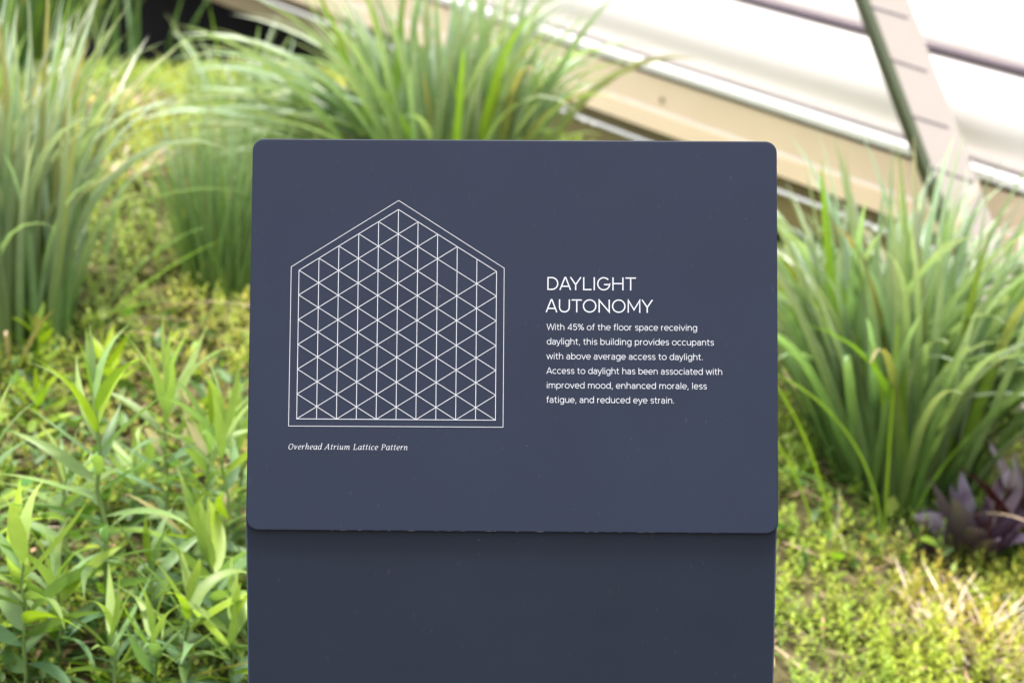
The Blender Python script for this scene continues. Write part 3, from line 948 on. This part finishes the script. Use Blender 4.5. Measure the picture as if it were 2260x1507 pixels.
LP = [
 (250, 1345, 0.262, "tall narrow-leaved stem standing highest in the lower left corner", dict(n=30, LL=0.11, lean=(-0.022, 0), stem_r=0.0042)),
 (335, 1420, 0.105, "short leafy stem with upright young tip, in front of the tallest stem", dict(n=18, LL=0.085)),
 (255, 1560, 0.090, "leafy stem cut by the bottom edge, with pale upright young leaves", dict(n=16, LL=0.085)),
 (345, 1575, 0.095, "leafy stem at the bottom edge, fanning out yellow-green leaves right", dict(n=18, LL=0.09)),
 (370, 1180, 0.205, "blurred pale-tipped leafy stem behind the tallest stem, left of the sign", dict(n=24, LL=0.11)),
 (450, 1235, 0.175, "leafy stem with a bent lime tip between the tallest stem and the sign", dict(n=24, LL=0.10, lean=(0.01, 0))),
 (500, 1300, 0.22, "leafy stem pressed against the left edge of the sign panel", dict(n=26, LL=0.10)),
 (470, 1440, 0.120, "broad-leaved dark green stem beside the lower left of the post", dict(n=16, LL=0.095, LW=0.040, prof=prof_lance)),
 (515, 1560, 0.110, "leafy stem at the bottom edge touching the post", dict(n=18, LL=0.085)),
 (60, 1480, 0.140, "leafy stem with long drooping leaves in the bottom left corner", dict(n=18, LL=0.125, LW=0.034)),
 (-45, 1300, 0.165, "leafy stem at the left edge reaching lime leaves into the picture", dict(n=22, LL=0.12, LW=0.022)),
 (150, 1240, 0.110, "low leafy stem half hidden left of the tallest stem", dict(n=18, LL=0.10)),
 (130, 1440, 0.085, "leafy stem low down between the corner plant and the tallest stem", dict(n=20, LL=0.10)),
 (415, 1345, 0.110, "leafy stem with pale underleaves, half-way between the tallest stem and the post", dict(n=22, LL=0.09)),
 (420, 1540, 0.120, "leafy stem with drooping leaves at the bottom edge, second from the post", dict(n=20, LL=0.095)),
 (530, 1170, 0.150, "thin blurred leafy stem close behind the left edge of the sign", dict(n=22, LL=0.085)),
 (300, 1130, 0.070, "low blurred leafy stem right behind the tallest stem", dict(n=20, LL=0.085)),
 (420, 1120, 0.110, "small blurred leafy stem near the yellow groundcover and the sign", dict(n=18, LL=0.09)),
]
for (px, py, H, lab, kw) in LP:
    leafy_plant(px, py, H, lab, **kw)
YL = [(85, 830, 0.085, "yellow-green seedling under the pale-tipped grass, uppermost of three"),
      (235, 905, 0.095, "yellow-green seedling with pointed leaves, right-hand of three under the pale-tipped grass"),
      (80, 965, 0.075, "yellow-green seedling with star of leaves, lowest of three under the pale-tipped grass")]
for (px, py, H, lab) in YL:
    leafy_plant(px, py, H, lab, n=14, LL=0.055, LW=0.02, c0=(0.22, 0.34, 0.02), ctop=(0.36, 0.46, 0.02), th=(1.3, 0.3), droop=(0.5, 0.1), prof=prof_lance, grow=False,
                group="yellow-green seedlings", name="seedling")

# ------------------------------------------------------------------ purple-leaved plant on the right
def purple_plant(px, py, label, n, LL, LW, c0, c1, th, name="purple_leaf_plant", dr=(0.5, 1.3)):
    p = ground_hit(px, py)
    root = empty(name, (p.x, p.y, float(ground_z(p.x, p.y))), label, "plant", "purple-leaved plants")
    az = rng.uniform(0, 2 * np.pi, n)
    base = np.array([p.x, p.y, float(ground_z(p.x, p.y)) - 0.005]) + np.stack([0.02 * np.cos(az), 0.02 * np.sin(az), np.zeros(n)], 1)
    v, f, c = ribs(base, az, rng.uniform(th[0], th[1], n), rng.uniform(dr[0], dr[1], n), LL * rng.uniform(0.7, 1.1, n), LW * rng.uniform(0.8, 1.15, n),
                   vary(c0, n), vary(c1, n), prof_lance, S=9, fold=0.3, roll=rng.normal(0, 0.5, n))
    np_mesh("leaves", v, f, M['purple'], root, c)
    m = 9
    az = rng.uniform(0, 2 * np.pi, m)
    v, f, c = ribs(np.repeat(base[:1], m, 0), az, rng.uniform(0.05, 0.45, m), rng.uniform(0, 0.4, m), LL * rng.uniform(0.5, 1.0, m), 0.006,
                   vary((0.07, 0.018, 0.014), m), vary((0.09, 0.02, 0.018), m), prof_blade, S=6)
    np_mesh("stems", v, f, M['purple'], root, c)
purple_plant(2150, 1245, "dark purple-leaved plant with drooping lavender-sheened leaves near the right edge", 20, 0.155, 0.042, (0.026, 0.007, 0.012), (0.17, 0.125, 0.18), (0.04, 0.5), dr=(0.3, 1.6))  # sky sheen painted into the lavender tip colour
purple_plant(2275, 1230, "tall maroon-leaved plant cut by the right edge of the picture", 12, 0.24, 0.036, (0.05, 0.012, 0.008), (0.075, 0.018, 0.014), (0.02, 0.3))
purple_plant(2010, 1215, "small low purple-leaved plant at the foot of the arching grass clump", 8, 0.07, 0.03, (0.030, 0.010, 0.016), (0.07, 0.05, 0.08), (0.8, 1.3))

# ------------------------------------------------------------------ dry tufts and stalks
def straw_tuft(px, py, label, n, L, W=0.004, th=(0.2, 1.35), spread=0.05):
    p = ground_hit(px, py)
    root = empty("straw_tuft", (p.x, p.y, float(ground_z(p.x, p.y))), label, "dry grass", "tufts of dry straw")
    az = rng.uniform(0, 2 * np.pi, n)
    rd = spread * np.sqrt(rng.random(n))
    bx, by = p.x + rd * np.cos(az), p.y + rd * np.sin(az)
    v, f, c = ribs(np.stack([bx, by, ground_z(bx, by)], 1), az + rng.normal(0, 0.7, n), rng.uniform(th[0], th[1], n), rng.uniform(0, 0.7, n), L * rng.uniform(0.4, 1.1, n),
                   W * rng.uniform(0.6, 1.2, n), vary((0.62, 0.49, 0.38), n), vary((0.70, 0.58, 0.48), n), prof_blade, S=6)
    np_mesh("stalks", v, f, M['straw'], root, c)
straw_tuft(2150, 1430, "bleached straw tuft lying on the bright groundcover, lower right", 120, 0.135, 0.0042, spread=0.085, th=(0.65, 1.5))
straw_tuft(265, 395, "pinkish dry straw tuft beside the pale-tipped grass clump, nearer of two", 110, 0.15, 0.009, th=(0.9, 1.5))
straw_tuft(255, 245, "pinkish dry straw tuft beyond the pale-tipped grass clump, farther of two", 110, 0.18, 0.010, th=(0.9, 1.5))

def stalk(px, py, az, t0, dr, L, W, label, col=STRAW):
    p = ground_hit(px, py)
    v, f, c = ribs(np.array([p]), R(az), R(t0), R(dr), L, W, col, np.array(col) * 1.1, prof_blade, S=8, fold=0.8)
    o = np_mesh("dry_stalk", v, f, M['straw'], None, c, loc=tuple(p))
    tag(o, label, "stalk", "single dry stalks")
stalk(1815, 1235, 0, 25, -35, 0.12, 0.005, "pale bent dry stalk standing near the right edge of the panel", (0.62, 0.53, 0.42))
stalk(2245, 1060, 170, 14, 5, 0.12, 0.006, "pinkish dry stalk leaning beside the maroon-leaved plant", (0.5, 0.33, 0.25))
stalk(-20, 1165, -8, 84, 8, 0.10, 0.007, "pale flat dry stalk lying at the left edge of the bed", (0.6, 0.5, 0.42))
stalk(240, 700, 15, 50, 40, 0.14, 0.006, "tan dry stalk lying across the long blades right of the pale-tipped clump", (0.5, 0.38, 0.24))

# ------------------------------------------------------------------ groundcover
def groundcover():
    n = 34000
    D = 1.85 * (6.0 / 1.85) ** rng.random(n)          # more, smaller sprigs close by
    xx = rng.uniform(-0.40, 0.42, n) * D
    yy = D
    keep = (np.hypot(xx, yy - 1.6) > 0.1) & (rng.random(n) < 0.62)
    xx, yy, D = xx[keep], yy[keep], D[keep]
    # loose patchiness
    pat = np.sin(9 * xx + 2 * yy) * np.cos(7 * yy - 3 * xx) + 0.6 * np.sin(23 * xx + 5) * np.sin(19 * yy)
    left = xx < -0.12
    thin = rng.random(len(xx)) < np.where(left & (yy < 2.9), 0.45, np.where(pat < -0.55, 0.35, 0.97))
    xx, yy, D, pat = xx[thin], yy[thin], D[thin], pat[thin]
    n = len(xx)
    m = 12
    size = (0.72 + 0.25 * D) * rng.uniform(0.7, 1.3, n)
    H = 0.028 * size
    zz = ground_z(xx, yy)
    lean = rng.normal(0, 0.25, (n, 2))
    k = np.tile(np.arange(m), n).reshape(n, m)
    s = (k + 0.6) / m
    bx = xx[:, None] + lean[:, :1] * H[:, None] * s
    by = yy[:, None] + lean[:, 1:] * H[:, None] * s
    bz = zz[:, None] + H[:, None] * s
    base = np.stack([bx, by, bz], 2).reshape(-1, 3)
    az = (k * 2.4 + rng.uniform(0, 6.3, (n, 1)) + rng.normal(0, .2, (n, m))).ravel()
    th = (1.35 - 1.05 * s ** 1.6 + rng.normal(0, 0.15, (n, m))).ravel()
    LL = (0.0100 * size[:, None] * (1.1 - 0.4 * s)).ravel()
    # colour: lime, yellow, with rusty patches
    broad = np.sin(2.9 * xx + 1.7 * yy + 0.6) * np.sin(3.7 * yy - 1.9 * xx + 0.5)
    yel = np.clip(0.45 + 0.2 * pat + 0.45 * broad + rng.normal(0, 0.2, n), 0, 1)[:, None]
    rust = np.clip(0.9 * np.sin(5.3 * xx + 1.1) * np.sin(6.1 * yy + 0.4) - 0.35 + rng.normal(0, 0.18, n), 0, 0.8)[:, None]
    col = np.array([0.20, 0.295, 0.055]) * (1 - yel) + np.array([0.41, 0.44, 0.06]) * yel
    col = col * (1 - rust) + np.array([0.42, 0.30, 0.06]) * rust
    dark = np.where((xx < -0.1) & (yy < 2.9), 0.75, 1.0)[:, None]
    q = ground_hit(480, 745)
    blob = np.exp(-(((xx - q.x) / 0.10) ** 2 + ((yy - q.y) / 0.30) ** 2))[:, None]
    amber = np.where(rng.random((n, 1)) < 0.5, np.array([[0.50, 0.34, 0.07]]), np.array([[0.46, 0.46, 0.06]]))
    blob = blob * rng.uniform(0.1, 0.75, (n, 1))
    col = col * (1 - blob) + amber * blob
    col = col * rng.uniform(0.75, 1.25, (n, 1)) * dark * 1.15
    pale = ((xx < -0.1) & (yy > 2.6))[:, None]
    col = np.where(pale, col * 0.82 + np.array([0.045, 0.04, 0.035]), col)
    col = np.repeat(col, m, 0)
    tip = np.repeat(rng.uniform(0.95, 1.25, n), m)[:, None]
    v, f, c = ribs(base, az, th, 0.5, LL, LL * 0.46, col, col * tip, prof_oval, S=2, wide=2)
    o = np_mesh("groundcover", v, f, M['sedum'], None, c)
    tag(o, "bright lime and yellow sedum carpet covering the slope", "groundcover", kind="stuff")
groundcover()

def undergrowth():
    """small rounded weed leaves filling in under the leafy stems"""
    n = 3300
    D = rng.uniform(1.95, 3.1, n)
    xx = np.where(rng.random(n) < 0.72, rng.uniform(-0.34, -0.06, n), rng.uniform(0.10, 0.34, n)) * D
    keep = (xx < 0) | (D > 2.75)
    xx, D = xx[keep], D[keep]
    n = len(xx)
    az = rng.uniform(0, 6.3, n)
    z = ground_z(xx, D) + rng.uniform(0.0, 0.035, n)
    L = rng.uniform(0.016, 0.042, n)
    c = vary((0.08, 0.16, 0.03), n, 0.35, 0.15)
    li = rng.random(n) < 0.25
    c[li] = vary((0.25, 0.36, 0.04), li.sum())
    v, f, cc = ribs(np.stack([xx, D, z], 1), az, rng.uniform(0.5, 1.4, n), rng.uniform(0.1, 0.9, n), L, L * rng.uniform(0.3, 0.55, n), c, c * 1.1, prof_lance, S=4, fold=0.3, roll=rng.normal(0, 0.4, n))
    o = np_mesh("undergrowth", v, f, M['leaf'], None, cc)
    tag(o, "mixed small green weeds filling the bed between the plants", "weeds", kind="stuff")
undergrowth()

def litter():
    n = 2600
    D = rng.uniform(1.95, 5.0, n)
    xx = rng.uniform(-0.36, 0.36, n) * D
    z = ground_z(xx, D) + rng.uniform(0.004, 0.02, n)
    c = vary((0.42, 0.31, 0.20), n, 0.45, 0.15)
    L = rng.uniform(0.02, 0.08, n)
    v, f, cc = ribs(np.stack([xx, D, z], 1), rng.uniform(0, 6.3, n), rng.uniform(1.25, 1.75, n), rng.uniform(-0.3, 0.5, n), L, rng.uniform(0.002, 0.006, n), c, c, prof_blade, S=3, fold=0.4)
    o = np_mesh("plant_litter", v, f, M['straw'], None, cc)
    tag(o, "scattered dry stems and dead leaves on the soil", "litter", kind="stuff")
litter()
